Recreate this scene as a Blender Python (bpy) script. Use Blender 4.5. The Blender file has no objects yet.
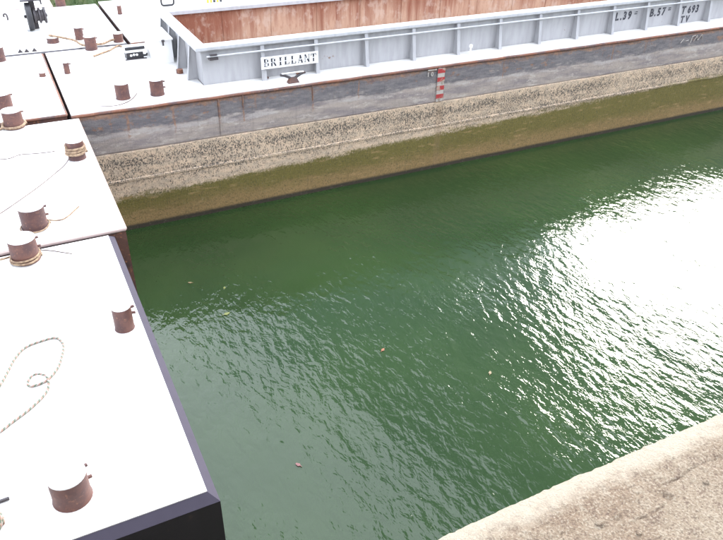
import bpy, bmesh, math, random
from mathutils import Vector, Matrix, noise

S = bpy.context.scene
COL = S.collection
random.seed(7)
R_ = math.radians

# ------------------------------------------------------------------ camera
H = 9.0                                   # camera height above the water, metres
AX = Vector((0.89388418, -0.22975336, 0.38494734))   # world X,Y,Z seen in (right, down, forward)
AY = Vector((-0.4478636, -0.49546417, 0.74426706))
AZ = Vector((0.01972975, -0.83769246, -0.54578575))
cam = bpy.data.cameras.new('camera')
cam.sensor_width = 36.0
cam.lens = 697.0 / 723.0 * 36.0
cam.clip_start = 0.05
cam.clip_end = 3000
co = bpy.data.objects.new('camera', cam)
COL.objects.link(co)
right = Vector((AX[0], AY[0], AZ[0])); up = -Vector((AX[1], AY[1], AZ[1])); back = -Vector((AX[2], AY[2], AZ[2]))
m3 = Matrix((right, up, back)).transposed()
co.matrix_world = Matrix.Translation((0, 0, H)) @ m3.to_4x4()
S.camera = co

# ------------------------------------------------------------------ sky, sun, exposure
SUN_EL, SUN_AZ = R_(26.5), R_(57.0)       # azimuth from +Y towards +X
w = bpy.data.worlds.new('World'); S.world = w; w.use_nodes = True
nt = w.node_tree; nt.nodes.clear()
def wn(t, **k):
    n = nt.nodes.new(t)
    for a, b in k.items(): setattr(n, a, b)
    return n
wout = wn('ShaderNodeOutputWorld'); bg = wn('ShaderNodeBackground'); bg.inputs['Strength'].default_value = 0.055
sky = wn('ShaderNodeTexSky', sky_type='NISHITA'); sky.sun_disc = False
sky.sun_elevation = SUN_EL; sky.sun_rotation = SUN_AZ; sky.air_density = 1.0; sky.dust_density = 0.5
tc = wn('ShaderNodeTexCoord'); sp = wn('ShaderNodeSeparateXYZ'); nt.links.new(tc.outputs['Generated'], sp.inputs[0])
zmx = wn('ShaderNodeMath', operation='MAXIMUM'); nt.links.new(sp.outputs[2], zmx.inputs[0]); zmx.inputs[1].default_value = 0.06
dx = wn('ShaderNodeMath', operation='DIVIDE'); dy = wn('ShaderNodeMath', operation='DIVIDE')
for d, i in ((dx, 0), (dy, 1)):
    nt.links.new(sp.outputs[i], d.inputs[0]); nt.links.new(zmx.outputs[0], d.inputs[1])
cb = wn('ShaderNodeCombineXYZ'); nt.links.new(dx.outputs[0], cb.inputs[0]); nt.links.new(dy.outputs[0], cb.inputs[1])
mp = wn('ShaderNodeMapping'); mp.inputs['Rotation'].default_value = (0, 0, R_(-16)); mp.inputs['Location'].default_value = (0.0, 0, 0)
nt.links.new(cb.outputs[0], mp.inputs[0])
wav = wn('ShaderNodeTexWave', wave_type='BANDS', bands_direction='X')      # unseen cloud bands added over the sky, placed for their reflections in the water
wav.inputs['Scale'].default_value = 0.185; wav.inputs['Distortion'].default_value = 1.0
wav.inputs['Detail'].default_value = 4; wav.inputs['Detail Scale'].default_value = 1.3
wav.inputs['Phase Offset'].default_value = 2.27
nt.links.new(mp.outputs[0], wav.inputs[0])
crp = wn('ShaderNodeValToRGB'); nt.links.new(wav.outputs['Fac'], crp.inputs[0])
crp.color_ramp.elements[0].position = 0.40; crp.color_ramp.elements[1].position = 0.62
mixc = wn('ShaderNodeMix', data_type='RGBA'); nt.links.new(crp.outputs[0], mixc.inputs[0])
nt.links.new(sky.outputs[0], mixc.inputs[6]); mixc.inputs[7].default_value = (28.5, 30.5, 34.5, 1)
nt.links.new(mixc.outputs[2], bg.inputs[0]); nt.links.new(bg.outputs[0], wout.inputs[0])

sl = bpy.data.lights.new('sun', 'SUN'); sl.energy = 1.2; sl.angle = R_(20); sl.color = (1.0, 0.95, 0.87)
so = bpy.data.objects.new('sun', sl); COL.objects.link(so)
sd = Vector((math.sin(SUN_AZ) * math.cos(SUN_EL), math.cos(SUN_AZ) * math.cos(SUN_EL), math.sin(SUN_EL)))
so.rotation_euler = sd.to_track_quat('Z', 'Y').to_euler(); so.location = sd * 200

S.render.engine = 'CYCLES'
S.view_settings.view_transform = 'Standard'; S.view_settings.look = 'None'
S.view_settings.gamma = 1.0; S.view_settings.use_curve_mapping = False
S.view_settings.exposure = 2.0

# ------------------------------------------------------------------ helpers
def ray(px, py):
    v = Vector((px - 361.5, py - 270.0, 697.0))
    return Vector((AX.dot(v), AY.dot(v), AZ.dot(v)))
def on_z(px, py, z):
    d = ray(px, py); return Vector((0, 0, H)) + d * ((z - H) / d.z)
def on_y(px, py, y):
    d = ray(px, py); return Vector((0, 0, H)) + d * (y / d.y)
DZ = 0.353 * H                            # deck level above water
def D(px, py): return on_z(px, py, DZ)

class G:
    """expression helper around a node tree"""
    def __init__(s, name):
        s.m = bpy.data.materials.new(name); s.m.use_nodes = True
        s.t = s.m.node_tree; s.t.nodes.clear()
        s.out = s.t.nodes.new('ShaderNodeOutputMaterial'); s.b = s.t.nodes.new('ShaderNodeBsdfPrincipled')
        s.t.links.new(s.b.outputs[0], s.out.inputs[0])
        geo = s.t.nodes.new('ShaderNodeNewGeometry'); s.pos = geo.outputs['Position']
        q = s.t.nodes.new('ShaderNodeSeparateXYZ'); s.t.links.new(s.pos, q.inputs[0])
        s.x, s.y, s.z = q.outputs
    def put(s, sock, v):
        if v is None: return
        if hasattr(v, 'is_output'): s.t.links.new(v, sock)
        elif isinstance(v, (tuple, list)): sock.default_value = tuple(v) + ((1,) if len(v) == 3 and len(sock.default_value) == 4 else ())
        else: sock.default_value = v
    def math(s, op, a, b=None, c=None, clamp=False):
        n = s.t.nodes.new('ShaderNodeMath'); n.operation = op; n.use_clamp = clamp
        for i, v in enumerate((a, b, c)): s.put(n.inputs[i], v)
        return n.outputs[0]
    def add(s, a, b): return s.math('ADD', a, b)
    def sub(s, a, b): return s.math('SUBTRACT', a, b)
    def mul(s, a, b): return s.math('MULTIPLY', a, b)
    def step(s, v, lo, hi):
        n = s.t.nodes.new('ShaderNodeMapRange'); n.interpolation_type = 'SMOOTHSTEP'
        s.put(n.inputs[0], v); s.put(n.inputs[1], lo); s.put(n.inputs[2], hi); return n.outputs[0]
    def vec(s, sx=1, sy=1, sz=1, rot=0, obj=False):
        n = s.t.nodes.new('ShaderNodeMapping'); n.inputs['Scale'].default_value = (sx, sy, sz); n.inputs['Rotation'].default_value = (0, 0, rot)
        if obj:
            t = s.t.nodes.new('ShaderNodeTexCoord'); s.t.links.new(t.outputs['Object'], n.inputs[0])
        else: s.t.links.new(s.pos, n.inputs[0])
        return n.outputs[0]
    def noise(s, v, scale, detail=4, rough=0.55, dist=0.0):
        n = s.t.nodes.new('ShaderNodeTexNoise'); s.put(n.inputs['Vector'], v)
        n.inputs['Scale'].default_value = scale; n.inputs['Detail'].default_value = detail
        n.inputs['Roughness'].default_value = rough; n.inputs['Distortion'].default_value = dist
        return n.outputs[0]
    def voro(s, v, scale, feature='F1'):
        n = s.t.nodes.new('ShaderNodeTexVoronoi'); n.feature = feature; s.put(n.inputs['Vector'], v)
        n.inputs['Scale'].default_value = scale; return n.outputs['Distance']
    def mix(s, f, a, b):
        n = s.t.nodes.new('ShaderNodeMix'); n.data_type = 'RGBA'
        s.put(n.inputs[0], f); s.put(n.inputs[6], a); s.put(n.inputs[7], b); return n.outputs[2]
    def bump(s, h, strength=0.3, dist=0.02):
        n = s.t.nodes.new('ShaderNodeBump'); n.inputs['Strength'].default_value = strength; n.inputs['Distance'].default_value = dist
        s.t.links.new(h, n.inputs['Height']); s.t.links.new(n.outputs[0], s.b.inputs['Normal'])
    def done(s, col, rough=0.6, metal=0.0, spec=None):
        s.put(s.b.inputs['Base Color'], col); s.put(s.b.inputs['Roughness'], rough); s.b.inputs['Metallic'].default_value = metal
        if spec is not None: s.b.inputs['Specular IOR Level'].default_value = spec
        return s.m

M = {}
def mat_painted(name, col, rust=(0.17, 0.07, 0.035), lo=0.66, hi=0.74, rough=0.5, dirt=0.18, scale=2.2, spec=None):
    g = G(name)
    n = g.noise(g.vec(), scale, 6, 0.62); n2 = g.noise(g.vec(), 9, 5, 0.6); n3 = g.noise(g.vec(4, 4, 0.7), 2.0, 4)
    base = g.mix(g.mul(g.step(n3, 0.35, 0.75), dirt), col, tuple(c * 0.6 for c in col))
    c = g.mix(g.step(g.add(g.mul(n, 0.7), g.mul(n2, 0.3)), lo, hi), base, rust)
    g.bump(n2, 0.15, 0.01)
    M[name] = g.done(c, rough, spec=spec)
mat_painted('deck_paint', (0.66, 0.64, 0.61), (0.45, 0.36, 0.30), 0.68, 0.8)
mat_painted('panel_paint', (0.36, 0.355, 0.36), (0.2, 0.12, 0.08), lo=0.635, hi=0.69, dirt=0.4)
mat_painted('rim_paint', (0.44, 0.44, 0.45), lo=0.66, hi=0.72, dirt=0.35)
mat_painted('white_paint', (0.74, 0.73, 0.71), (0.4, 0.3, 0.22), lo=0.70, hi=0.76, dirt=0.1)
mat_painted('fender_paint', (0.020, 0.015, 0.022), (0.06, 0.04, 0.035), 0.62, 0.75, 0.38)
mat_painted('lit_edge_paint', (0.050, 0.043, 0.060), (0.09, 0.07, 0.08), 0.60, 0.72, 0.7, spec=0.2)  # dark fender paint lightened for the chamfer, sky light put into its colour
mat_painted('pale_edge', (0.36, 0.27, 0.24), (0.2, 0.1, 0.07), 0.56, 0.7, 0.6)
mat_painted('black_iron', (0.02, 0.019, 0.022), (0.07, 0.035, 0.025), 0.6, 0.72, 0.5)
mat_painted('dark_iron', (0.05, 0.042, 0.045), (0.09, 0.045, 0.03), 0.58, 0.7, 0.55)
mat_painted('red_paint', (0.34, 0.035, 0.035), (0.36, 0.27, 0.21), 0.50, 0.60, 0.6, scale=6)
mat_painted('gauge_white', (0.42, 0.38, 0.34), (0.26, 0.21, 0.17), 0.48, 0.6, 0.6, scale=6)
mat_painted('letter_paint', (0.035, 0.035, 0.045), (0.30, 0.30, 0.32), 0.56, 0.66, 0.6, scale=9)
mat_painted('faded_letter_paint', (0.10, 0.10, 0.115), (0.5, 0.5, 0.5), 0.56, 0.66, 0.6, scale=9)
mat_painted('yellow_paint', (0.45, 0.36, 0.05), (0.2, 0.12, 0.04), 0.6, 0.7)

def rusty(name, a, b, c3, sc=3.0, rough=0.75, stretch=1.0):
    g = G(name)
    n = g.noise(g.vec(1, 1, stretch), sc, 7, 0.65); n2 = g.noise(g.vec(), sc * 6, 5, 0.6)
    c = g.mix(g.step(n, 0.4, 0.62), a, b)
    c = g.mix(g.step(n2, 0.55, 0.72), c, c3)
    g.bump(g.add(n, g.mul(n2, 0.5)), 0.35, 0.012)
    M[name] = g.done(c, rough)
rusty('bollard_rust', (0.120, 0.050, 0.037), (0.070, 0.031, 0.029), (0.19, 0.085, 0.050), 3.5, 0.6)
rusty('edge_rust', (0.17, 0.065, 0.035), (0.085, 0.05, 0.045), (0.24, 0.12, 0.07), 2.0)
rusty('side_rust', (0.10, 0.045, 0.032), (0.05, 0.028, 0.026), (0.25, 0.10, 0.045), 3.0)

# hold lining: rust at the top, bleached scraped steel below with long drips
g = G('hold_rust')
drip = g.noise(g.vec(2.2, 2.2, 0.16), 2.0, 6, 0.65); fine = g.noise(g.vec(5, 5, 1.2), 4.0, 6, 0.6); blot = g.noise(g.vec(0.287, 0.273, 0.456), 1.0, 3)
hgt = g.add(g.mul(g.sub(4.05, g.z), 0.85), g.mul(g.sub(drip, 0.5), 3.4))
hgt = g.add(hgt, g.mul(g.sub(blot, 0.5), 1.8))
hgt = g.add(hgt, g.mul(g.step(g.x, 5.6, 8.0), 0.55)); hgt = g.sub(hgt, 0.55)
c = g.mix(g.step(hgt, -0.3, 1.1), (0.24, 0.088, 0.050), (0.47, 0.30, 0.205))
c = g.mix(g.mul(g.step(fine, 0.52, 0.66), 0.5), c, (0.32, 0.15, 0.09))
c = g.mix(g.mul(g.step(g.noise(g.vec(1.2, 1.2, .8), 3, 6, .65), 0.5, 0.64), 0.5), c, (0.52, 0.40, 0.32))
g.bump(fine, 0.4, 0.02)
M['hold_rust'] = g.done(c, 0.8)

# hull side: weathered tar paint, silt grey, mussel scars, algae
g = G('hull_plate')
long = g.noise(g.vec(0.35, 1, 2.2), 2.0, 9, 0.68); patch = g.noise(g.vec(0.7, 1, 2.2), 3.0, 10, 0.74); fine = g.noise(g.vec(), 22, 4, 0.6)
scr = g.noise(g.vec(0.9, 1, 4.5), 3.0, 10, 0.75)
zb = g.add(g.z, g.add(g.mul(g.sub(long, 0.5), 0.34), g.mul(g.sub(patch, 0.5), 0.34)))
paint = g.mix(g.step(scr, 0.35, 0.70), (0.117, 0.107, 0.114), (0.201, 0.179, 0.176))
paint = g.mix(g.mul(g.step(patch, 0.56, 0.64), 0.55), paint, (0.338, 0.296, 0.260))
silt = g.mix(g.step(long, 0.38, 0.62), (0.349, 0.291, 0.249), (0.231, 0.195, 0.189))
silt = g.mix(g.mul(g.step(patch, 0.53, 0.62), 0.7), silt, (0.463, 0.405, 0.357))
upper = g.mix(g.step(zb, 2.58, 2.66), silt, paint)
fl = g.mul(g.step(g.math('ABSOLUTE', g.sub(zb, 2.54)), 0.10, 0.02), g.step(g.noise(g.vec(0.5, 1, 1), 1.4, 6, .7), 0.42, 0.58))
upper = g.mix(g.mul(fl, 0.7), upper, (0.42, 0.38, 0.355))
vr = g.noise(g.vec(2.4, 1, 0.12), 2.0, 5, 0.6)
rustf = g.mul(g.step(vr, 0.60, 0.70), g.step(g.add(g.z, g.mul(g.sub(patch, .5), .8)), 2.5, 3.1))
bead = None
for bx_, bw_ in ((4.42, .05), (6.95, .04), (5.05, .035), (3.3, .04), (8.3, .03), (13.1, .03), (2.2, .05), (17.4, .04)):
    t_ = g.step(g.math('ABSOLUTE', g.sub(g.add(g.x, g.mul(g.sub(patch, .5), .10)), bx_)), bw_, bw_ * .3)
    bead = t_ if bead is None else g.math('MAXIMUM', bead, t_)
bead = g.mul(bead, g.step(g.add(g.z, g.mul(g.sub(grn := g.noise(g.vec(1.5, 1, 3), 3, 6, .7), .5), 1.6)), 2.35, 2.7))
rustf = g.math('MAXIMUM', rustf, bead)
rustf = g.math('MAXIMUM', rustf, g.mul(g.step(g.x, 4.8, 2.5), g.mul(g.step(grn, 0.54, 0.60), g.step(g.z, 2.55, 2.75))))
rustf = g.math('MAXIMUM', rustf, g.step(g.add(g.z, g.mul(g.sub(patch, .5), .55)), 2.96, 3.06))
rustf = g.math('MAXIMUM', rustf, g.mul(g.step(g.math('ABSOLUTE', g.sub(g.x, 10.9)), 0.16, 0.06), g.step(g.z, 2.4, 2.1)))
rustf = g.math('MAXIMUM', rustf, g.mul(g.step(g.noise(g.vec(0.9, 1, 1.8), 2.3, 6, 0.7), 0.575, 0.64), g.step(g.z, 2.5, 2.8)))
upper = g.mix(g.mul(rustf, 0.65), upper, g.mix(g.step(grime0 := g.noise(g.vec(), 12, 6, .7), .4, .6), (0.33, 0.15, 0.065), (0.17, 0.095, 0.075)))
mus = g.mix(g.step(g.noise(g.vec(1, 1, 1.6), 5, 5), 0.38, 0.64), (0.595, 0.439, 0.302), (0.466, 0.359, 0.257))
warp = g.noise(g.vec(1, 1, 1), 9, 3)
dots = g.noise(g.vec(1.15, 1, 0.75), 28, 3, 0.85)
dens = g.add(g.mul(g.step(g.math('ABSOLUTE', g.sub(g.z, 1.80)), 0.30, 0.02), 0.085), g.mul(g.step(g.math('ABSOLUTE', g.sub(g.z, 1.42)), 0.25, 0.02), 0.06))
dens = g.add(dens, g.mul(g.sub(g.noise(g.vec(0.6, 1, 1.5), 1.5, 4), 0.5), 0.16))
th = g.sub(0.565, dens)
mus = g.mix(g.mul(g.step(g.sub(dots, th), 0.0, 0.03), 0.92), mus, (0.036, 0.032, 0.029))
mus = g.mix(g.mul(g.step(g.noise(g.vec(1, 1, 1), 40, 3, .6), 0.56, 0.68), 0.45), mus, (0.800, 0.663, 0.517))
body = g.mix(g.step(g.z, 2.085, 2.10), mus, upper)
za = g.sub(g.sub(g.z, 0.84), g.mul(g.x, 0.0245)); za = g.add(za, g.add(g.mul(g.sub(long, 0.5), 0.42), g.mul(g.sub(patch, .5), 0.30)))
za = g.add(za, g.mul(g.sub(g.noise(g.vec(1.3, 1, 1), 14, 8, .8), 0.5), 0.5))
alg = g.mix(g.step(g.add(g.z, g.mul(g.sub(patch, .5), 0.9)), 0.25, 0.75), (0.258, 0.163, 0.064), (0.140, 0.112, 0.023))
alg = g.mix(g.mul(g.step(fine, 0.48, 0.66), 0.6), alg, (0.092, 0.076, 0.021))
alg = g.mix(g.mul(g.step(g.noise(g.vec(0.6, 1, 2.6), 3.2, 5), 0.58, 0.7), 0.6), alg, (0.352, 0.226, 0.099))
alg = g.mix(g.mul(g.step(g.sub(dots, 0.56), 0.0, 0.05), 0.6), alg, (0.045, 0.044, 0.016))
alg = g.mix(g.mul(g.step(g.noise(g.vec(1, 1, 1), 26, 5, .75), 0.54, 0.66), 0.45), alg, (0.234, 0.204, 0.090))
body = g.mix(g.step(za, 0.09, -0.07), body, alg)
body = g.mix(g.mul(g.step(g.math('ABSOLUTE', g.sub(g.x, 10.95)), 0.17, 0.05), g.mul(g.step(g.z, 2.2, 1.9), 0.28)), body, (0.24, 0.15, 0.08))
body = g.mix(g.mul(g.step(g.add(g.z, g.mul(g.sub(fine, .5), .10)), 0.17, 0.08), 0.93), body, (0.02, 0.017, 0.012))  # waterline band: wet stain with the shadow line painted in
grime = g.noise(g.vec(1.2, 1, 1.5), 7, 10, 0.78); streak = g.noise(g.vec(5, 1, 0.35), 3.0, 6, 0.7)
body = g.mix(g.mul(g.step(grime, 0.48, 0.68), 0.45), body, g.mix(0.5, body, (0.02, 0.018, 0.016)))
body = g.mix(g.mul(g.step(grime, 0.44, 0.30), 0.25), body, (0.42, 0.36, 0.28))
body = g.mix(g.mul(g.step(streak, 0.55, 0.7), 0.30), body, g.mix(0.6, body, (0.03, 0.026, 0.02)))
g.bump(g.add(g.add(fine, g.mul(patch, 0.6)), g.mul(dots, 0.8)), 0.6, 0.02)
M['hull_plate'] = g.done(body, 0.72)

# water
g = G('canal_water')
d1 = g.noise(g.vec(2.3, 1.25, 1, R_(-32)), 2.5, 3, 0.5, 0.3)
d2 = g.noise(g.vec(1.3, 0.8, 1, R_(-12)), 1.0, 2, 0.5, 0.3)
d3 = g.noise(g.vec(1.6, 1, 1, R_(-50)), 7.0, 2, 0.5)
amp = g.add(0.1, g.mul(g.step(g.noise(g.vec(0.35, 0.2, 1, R_(-30)), 1.0, 3), 0.2, 0.8), 1.6))
hh = g.mul(g.add(g.add(d1, g.mul(d2, 0.7)), g.mul(d3, 0.10)), amp)
g.bump(hh, 1.0, 0.021)
murk = g.noise(g.vec(0.25, 0.25, 1), 1.0, 4)
c = g.mix(g.step(murk, 0.3, 0.7), (0.017, 0.035, 0.0115), (0.0225, 0.0445, 0.013))
g.b.inputs['IOR'].default_value = 1.333
M['canal_water'] = g.done(c, 0.02)

# quay concrete
g = G('quay_concrete')
n1 = g.noise(g.vec(), 3.0, 6, 0.6); n2 = g.noise(g.vec(), 30, 6, 0.65); n3 = g.noise(g.vec(), 140, 4, 0.6); st = g.noise(g.vec(1, 2.5, 1), 7.0, 5, 0.6)
c = g.mix(g.step(n1, 0.35, 0.65), (0.166, 0.113, 0.070), (0.204, 0.154, 0.102))
c = g.mix(g.mul(g.step(n2, 0.52, 0.66), 0.6), c, (0.269, 0.219, 0.155))
c = g.mix(g.mul(g.step(n2, 0.46, 0.34), 0.7), c, (0.096, 0.057, 0.036))
c = g.mix(g.mul(g.step(n3, 0.52, 0.62), 0.6), c, (0.320, 0.270, 0.197))
c = g.mix(g.mul(g.step(n3, 0.46, 0.36), 0.65), c, (0.075, 0.047, 0.032))
edge = g.add(g.y, g.add(g.mul(g.sub(st, 0.5), 0.10), g.mul(g.sub(n2, .5), 0.05)))
c = g.mix(g.mul(g.step(edge, 0.865, 0.93), 0.8), c, (0.361, 0.306, 0.228))
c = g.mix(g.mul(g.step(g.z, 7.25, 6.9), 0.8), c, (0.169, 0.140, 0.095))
spl = g.math('SQRT', g.add(g.math('POWER', g.sub(g.x, 0.600), 2.0), g.math('POWER', g.sub(g.y, 0.715), 2.0)))
c = g.mix(g.mul(g.step(g.add(spl, g.mul(g.sub(n2, .5), .09)), 0.040, 0.012), 0.8), c, (0.355, 0.306, 0.247))
g.bump(g.add(g.mul(n2, 1.0), n3), 1.0, 0.011)
M['quay_concrete'] = g.done(c, 0.9)

g = G('rope_fibre')
uv = g.t.nodes.new('ShaderNodeUVMap'); q = g.t.nodes.new('ShaderNodeSeparateXYZ'); g.t.links.new(uv.outputs[0], q.inputs[0])
ph = g.math('FRACT', g.add(g.mul(q.outputs[0], 14.0), q.outputs[1]))
c = g.mix(g.step(ph, 0.30, 0.36), (0.30, 0.18, 0.14), (0.30, 0.27, 0.24))
c = g.mix(g.step(ph, 0.63, 0.69), c, (0.10, 0.13, 0.09))
g.bump(g.math('PINGPONG', g.mul(ph, 3.0), 0.5), 0.8, 0.008)
M['rope_fibre'] = g.done(c, 0.9)
g = G('old_rope'); c = g.mix(g.step(g.noise(g.vec(), 18, 4), 0.4, 0.6), (0.32, 0.225, 0.14), (0.18, 0.115, 0.075)); M['old_rope'] = g.done(c, 0.9)
g = G('thin_cord'); c = g.mix(g.step(g.noise(g.vec(), 6, 4), 0.4, 0.6), (0.10, 0.065, 0.06), (0.15, 0.11, 0.09)); M['thin_cord'] = g.done(c, 0.9)
g = G('bank_soil'); c = g.mix(g.step(g.noise(g.vec(), 1.5, 6), 0.4, 0.6), (0.05, 0.075, 0.025), (0.09, 0.10, 0.04)); M['bank_soil'] = g.done(c, 0.95)
g = G('grass_blade'); c = g.mix(g.step(g.noise(g.vec(), 2.5, 4), 0.35, 0.65), (0.055, 0.11, 0.03), (0.11, 0.15, 0.05)); M['grass_blade'] = g.done(c, 0.7)
for nm, cl in (('leaf_orange', (0.26, 0.085, 0.03)), ('leaf_yellow', (0.17, 0.19, 0.04)), ('leaf_pink', (0.20, 0.075, 0.07)), ('leaf_brown', (0.22, 0.16, 0.07))):
    g = G(nm); c = g.mix(g.noise(g.vec(), 30, 3), cl, tuple(v * 0.6 for v in cl)); M[nm] = g.done(c, 0.5)

class MB:
    def __init__(s): s.v = []; s.f = []; s.uv = None
    def poly(s, pts, faces):
        o = len(s.v); s.v += [Vector(p) for p in pts]; s.f += [[i + o for i in f] for f in faces]; return s
    def box(s, x0, x1, y0, y1, z0, z1):
        p = [(x, y, z) for z in (z0, z1) for y in (y0, y1) for x in (x0, x1)]
        return s.poly(p, [(0, 2, 3, 1), (4, 5, 7, 6), (0, 1, 5, 4), (2, 6, 7, 3), (0, 4, 6, 2), (1, 3, 7, 5)])
    def prism(s, ring0, ring1):
        n = len(ring0)
        return s.poly(list(ring0) + list(ring1), [list(range(n))[::-1], [i + n for i in range(n)]] + [(i, (i + 1) % n, (i + 1) % n + n, i + n) for i in range(n)])
    def lathe(s, prof, n=24, c=(0, 0, 0), axis='Z', cap0=True, cap1=True):
        c = Vector(c); pts = []
        for r, h in prof:
            for i in range(n):
                a = 2 * math.pi * i / n; u, v = r * math.cos(a), r * math.sin(a)
                pts.append(c + (Vector((u, v, h)) if axis == 'Z' else Vector((h, u, v)) if axis == 'X' else Vector((v, h, u))))
        F = []
        for k in range(len(prof) - 1):
            for i in range(n):
                j = (i + 1) % n; F.append((k * n + i, k * n + j, (k + 1) * n + j, (k + 1) * n + i))
        if cap0: F.append(list(range(n))[::-1])
        if cap1: F.append([(len(prof) - 1) * n + i for i in range(n)])
        return s.poly(pts, F)
    def tube(s, pts, r, n=8, uv=False):
        pts = [Vector(p) for p in pts]; o = len(s.v); L = 0; U = []; prev = None
        for k, p in enumerate(pts):
            t = (pts[min(k + 1, len(pts) - 1)] - pts[max(k - 1, 0)]).normalized()
            ref = Vector((0, 0, 1)) if abs(t.z) < 0.9 else Vector((1, 0, 0))
            if prev is None: a = t.cross(ref).normalized()
            else: a = (prev - t * prev.dot(t)).normalized()
            prev = a; b = t.cross(a)
            if k: L += (p - pts[k - 1]).length
            for i in range(n):
                an = 2 * math.pi * i / n; s.v.append(p + (a * math.cos(an) + b * math.sin(an)) * r); U.append((L, i / n))
        F = []; 
        if s.uv is None: s.uv = []
        for k in range(len(pts) - 1):
            for i in range(n):
                j = (i + 1) % n; F.append((o + k * n + i, o + k * n + j, o + (k + 1) * n + j, o + (k + 1) * n + i))
                u0, u1 = U[k * n][0], U[(k + 1) * n][0]
                s.uv += [(u0, i / n), (u0, (i + 1) / n), (u1, (i + 1) / n), (u1, i / n)]
        F.append([o + i for i in range(n)][::-1]); F.append([o + (len(pts) - 1) * n + i for i in range(n)])
        s.uv += [(0, 0)] * (2 * n); s.f += F; return s
    def mesh(s, name, mat, origin=(0, 0, 0), smooth=False, bevel=0):
        o = Vector(origin); me = bpy.data.meshes.new(name)
        me.from_pydata([v - o for v in s.v], [], s.f); me.materials.append(M[mat])
        if s.uv is not None and len(s.uv) == len(me.loops):
            l = me.uv_layers.new(name='UVMap')
            for i, u in enumerate(s.uv): l.data[i].uv = u
        bm = bmesh.new(); bm.from_mesh(me); bmesh.ops.recalc_face_normals(bm, faces=bm.faces)
        if bevel: bmesh.ops.bevel(bm, geom=bm.edges[:], offset=bevel, segments=2, affect='EDGES', profile=0.6)
        if smooth:
            for f in bm.faces: f.smooth = True
            for e in bm.edges:
                if len(e.link_faces) == 2 and e.calc_face_angle(0) > R_(38): e.smooth = False
        bm.to_mesh(me); bm.free(); return me

def link(name, data, parent=None, loc=(0, 0, 0)):
    o = bpy.data.objects.new(name, data); COL.objects.link(o); o.location = loc
    if parent: o.parent = parent
    return o
def tag(o, label, cat, group=None):
    o['label'] = label; o['category'] = cat
    if group: o['group'] = group
    return o
def thing(name, label, cat, loc, group=None): return tag(link(name, None, None, loc), label, cat, group)
def wloc(o):
    p = Vector(o.location)
    while o.parent: o = o.parent; p += Vector(o.location)
    return p
def part(name, mb, mat, parent, at=None, smooth=False, bevel=0):
    """mb in world coordinates; object origin at `at` (world) or at the parent's origin"""
    base = wloc(parent); at = Vector(at) if at is not None else base
    return link(name, mb.mesh(name, mat, at, smooth, bevel), parent, at - base)
def spline(pts, step=0.03, closed=False):
    P = [Vector(p) for p in pts]; out = []; n = len(P)
    for i in range(n if closed else n - 1):
        if closed: a, b, c, d = P[(i - 1) % n], P[i], P[(i + 1) % n], P[(i + 2) % n]
        else: a, b, c, d = P[max(i - 1, 0)], P[i], P[i + 1], P[min(i + 2, n - 1)]
        k = max(2, int((c - b).length / step))
        for j in range(k):
            t = j / k; out.append(0.5 * ((2 * b) + (c - a) * t + (2 * a - 5 * b + 4 * c - d) * t * t + (3 * b - a - 3 * c + d) * t ** 3))
    out.append(P[0] if closed else P[-1]); return out
def structure(name, me): o = link(name, me); o['kind'] = 'structure'; return o

# ------------------------------------------------------------------ setting
mb = MB(); mb.poly([(-400, -40, 0), (500, -40, 0), (500, 60, 0), (-400, 60, 0)], [(0, 1, 2, 3)])
structure('water', mb.mesh('water', 'canal_water'))

prof = [(34.2, -1.5), (34.7, 0.3), (36.4, 1.7), (39, 3.0), (43.5, 5.2), (50, 6.4), (66, 7.0), (900, 8.0)]
mb = MB(); xs = [-900, -300, -100] + [-40 + i * 1.5 for i in range(70)] + [120, 300, 900]
pts = []
for (y, z) in prof:
    for x in xs:
        k = noise.noise(Vector((x * 0.3, y * 0.3, 0))) * 0.35 if 34.5 < y < 66 else 0
        pts.append((x, y + k, z + k * 0.6))
nx = len(xs)
mb.poly(pts, [(r * nx + i, r * nx + i + 1, (r + 1) * nx + i + 1, (r + 1) * nx + i) for r in range(len(prof) - 1) for i in range(nx - 1)])
structure('grassy_bank', mb.mesh('grassy_bank', 'bank_soil', smooth=True))
mb = MB()
def bankz(y):
    for (y0, z0), (y1, z1) in zip(prof, prof[1:]):
        if y0 <= y <= y1: return z0 + (z1 - z0) * (y - y0) / (y1 - y0)
    return 7
for i in range(9000):
    x = random.uniform(-14, 26); y = random.uniform(34.7, 42); z = bankz(y) - 0.1
    h = random.uniform(0.25, 0.75); a = random.uniform(0, 6.28); wd = random.uniform(0.02, 0.05); lx, ly = random.gauss(0, .18), random.gauss(0, .18)
    dx_, dy_ = math.cos(a) * wd, math.sin(a) * wd
    mb.poly([(x - dx_, y - dy_, z), (x + dx_, y + dy_, z), (x + lx * .4 + dx_ * .7, y + ly * .4 + dy_ * .7, z + h * .6), (x + lx * .4 - dx_ * .7, y + ly * .4 - dy_ * .7, z + h * .6), (x + lx, y + ly, z + h)], [(0, 1, 2, 3), (3, 2, 4)])
go = link('grass', mb.mesh('grass', 'grass_blade')); go['kind'] = 'stuff'
tag(go, 'tall green grass growing on the bank behind the farthest barge', 'grass')

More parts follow.
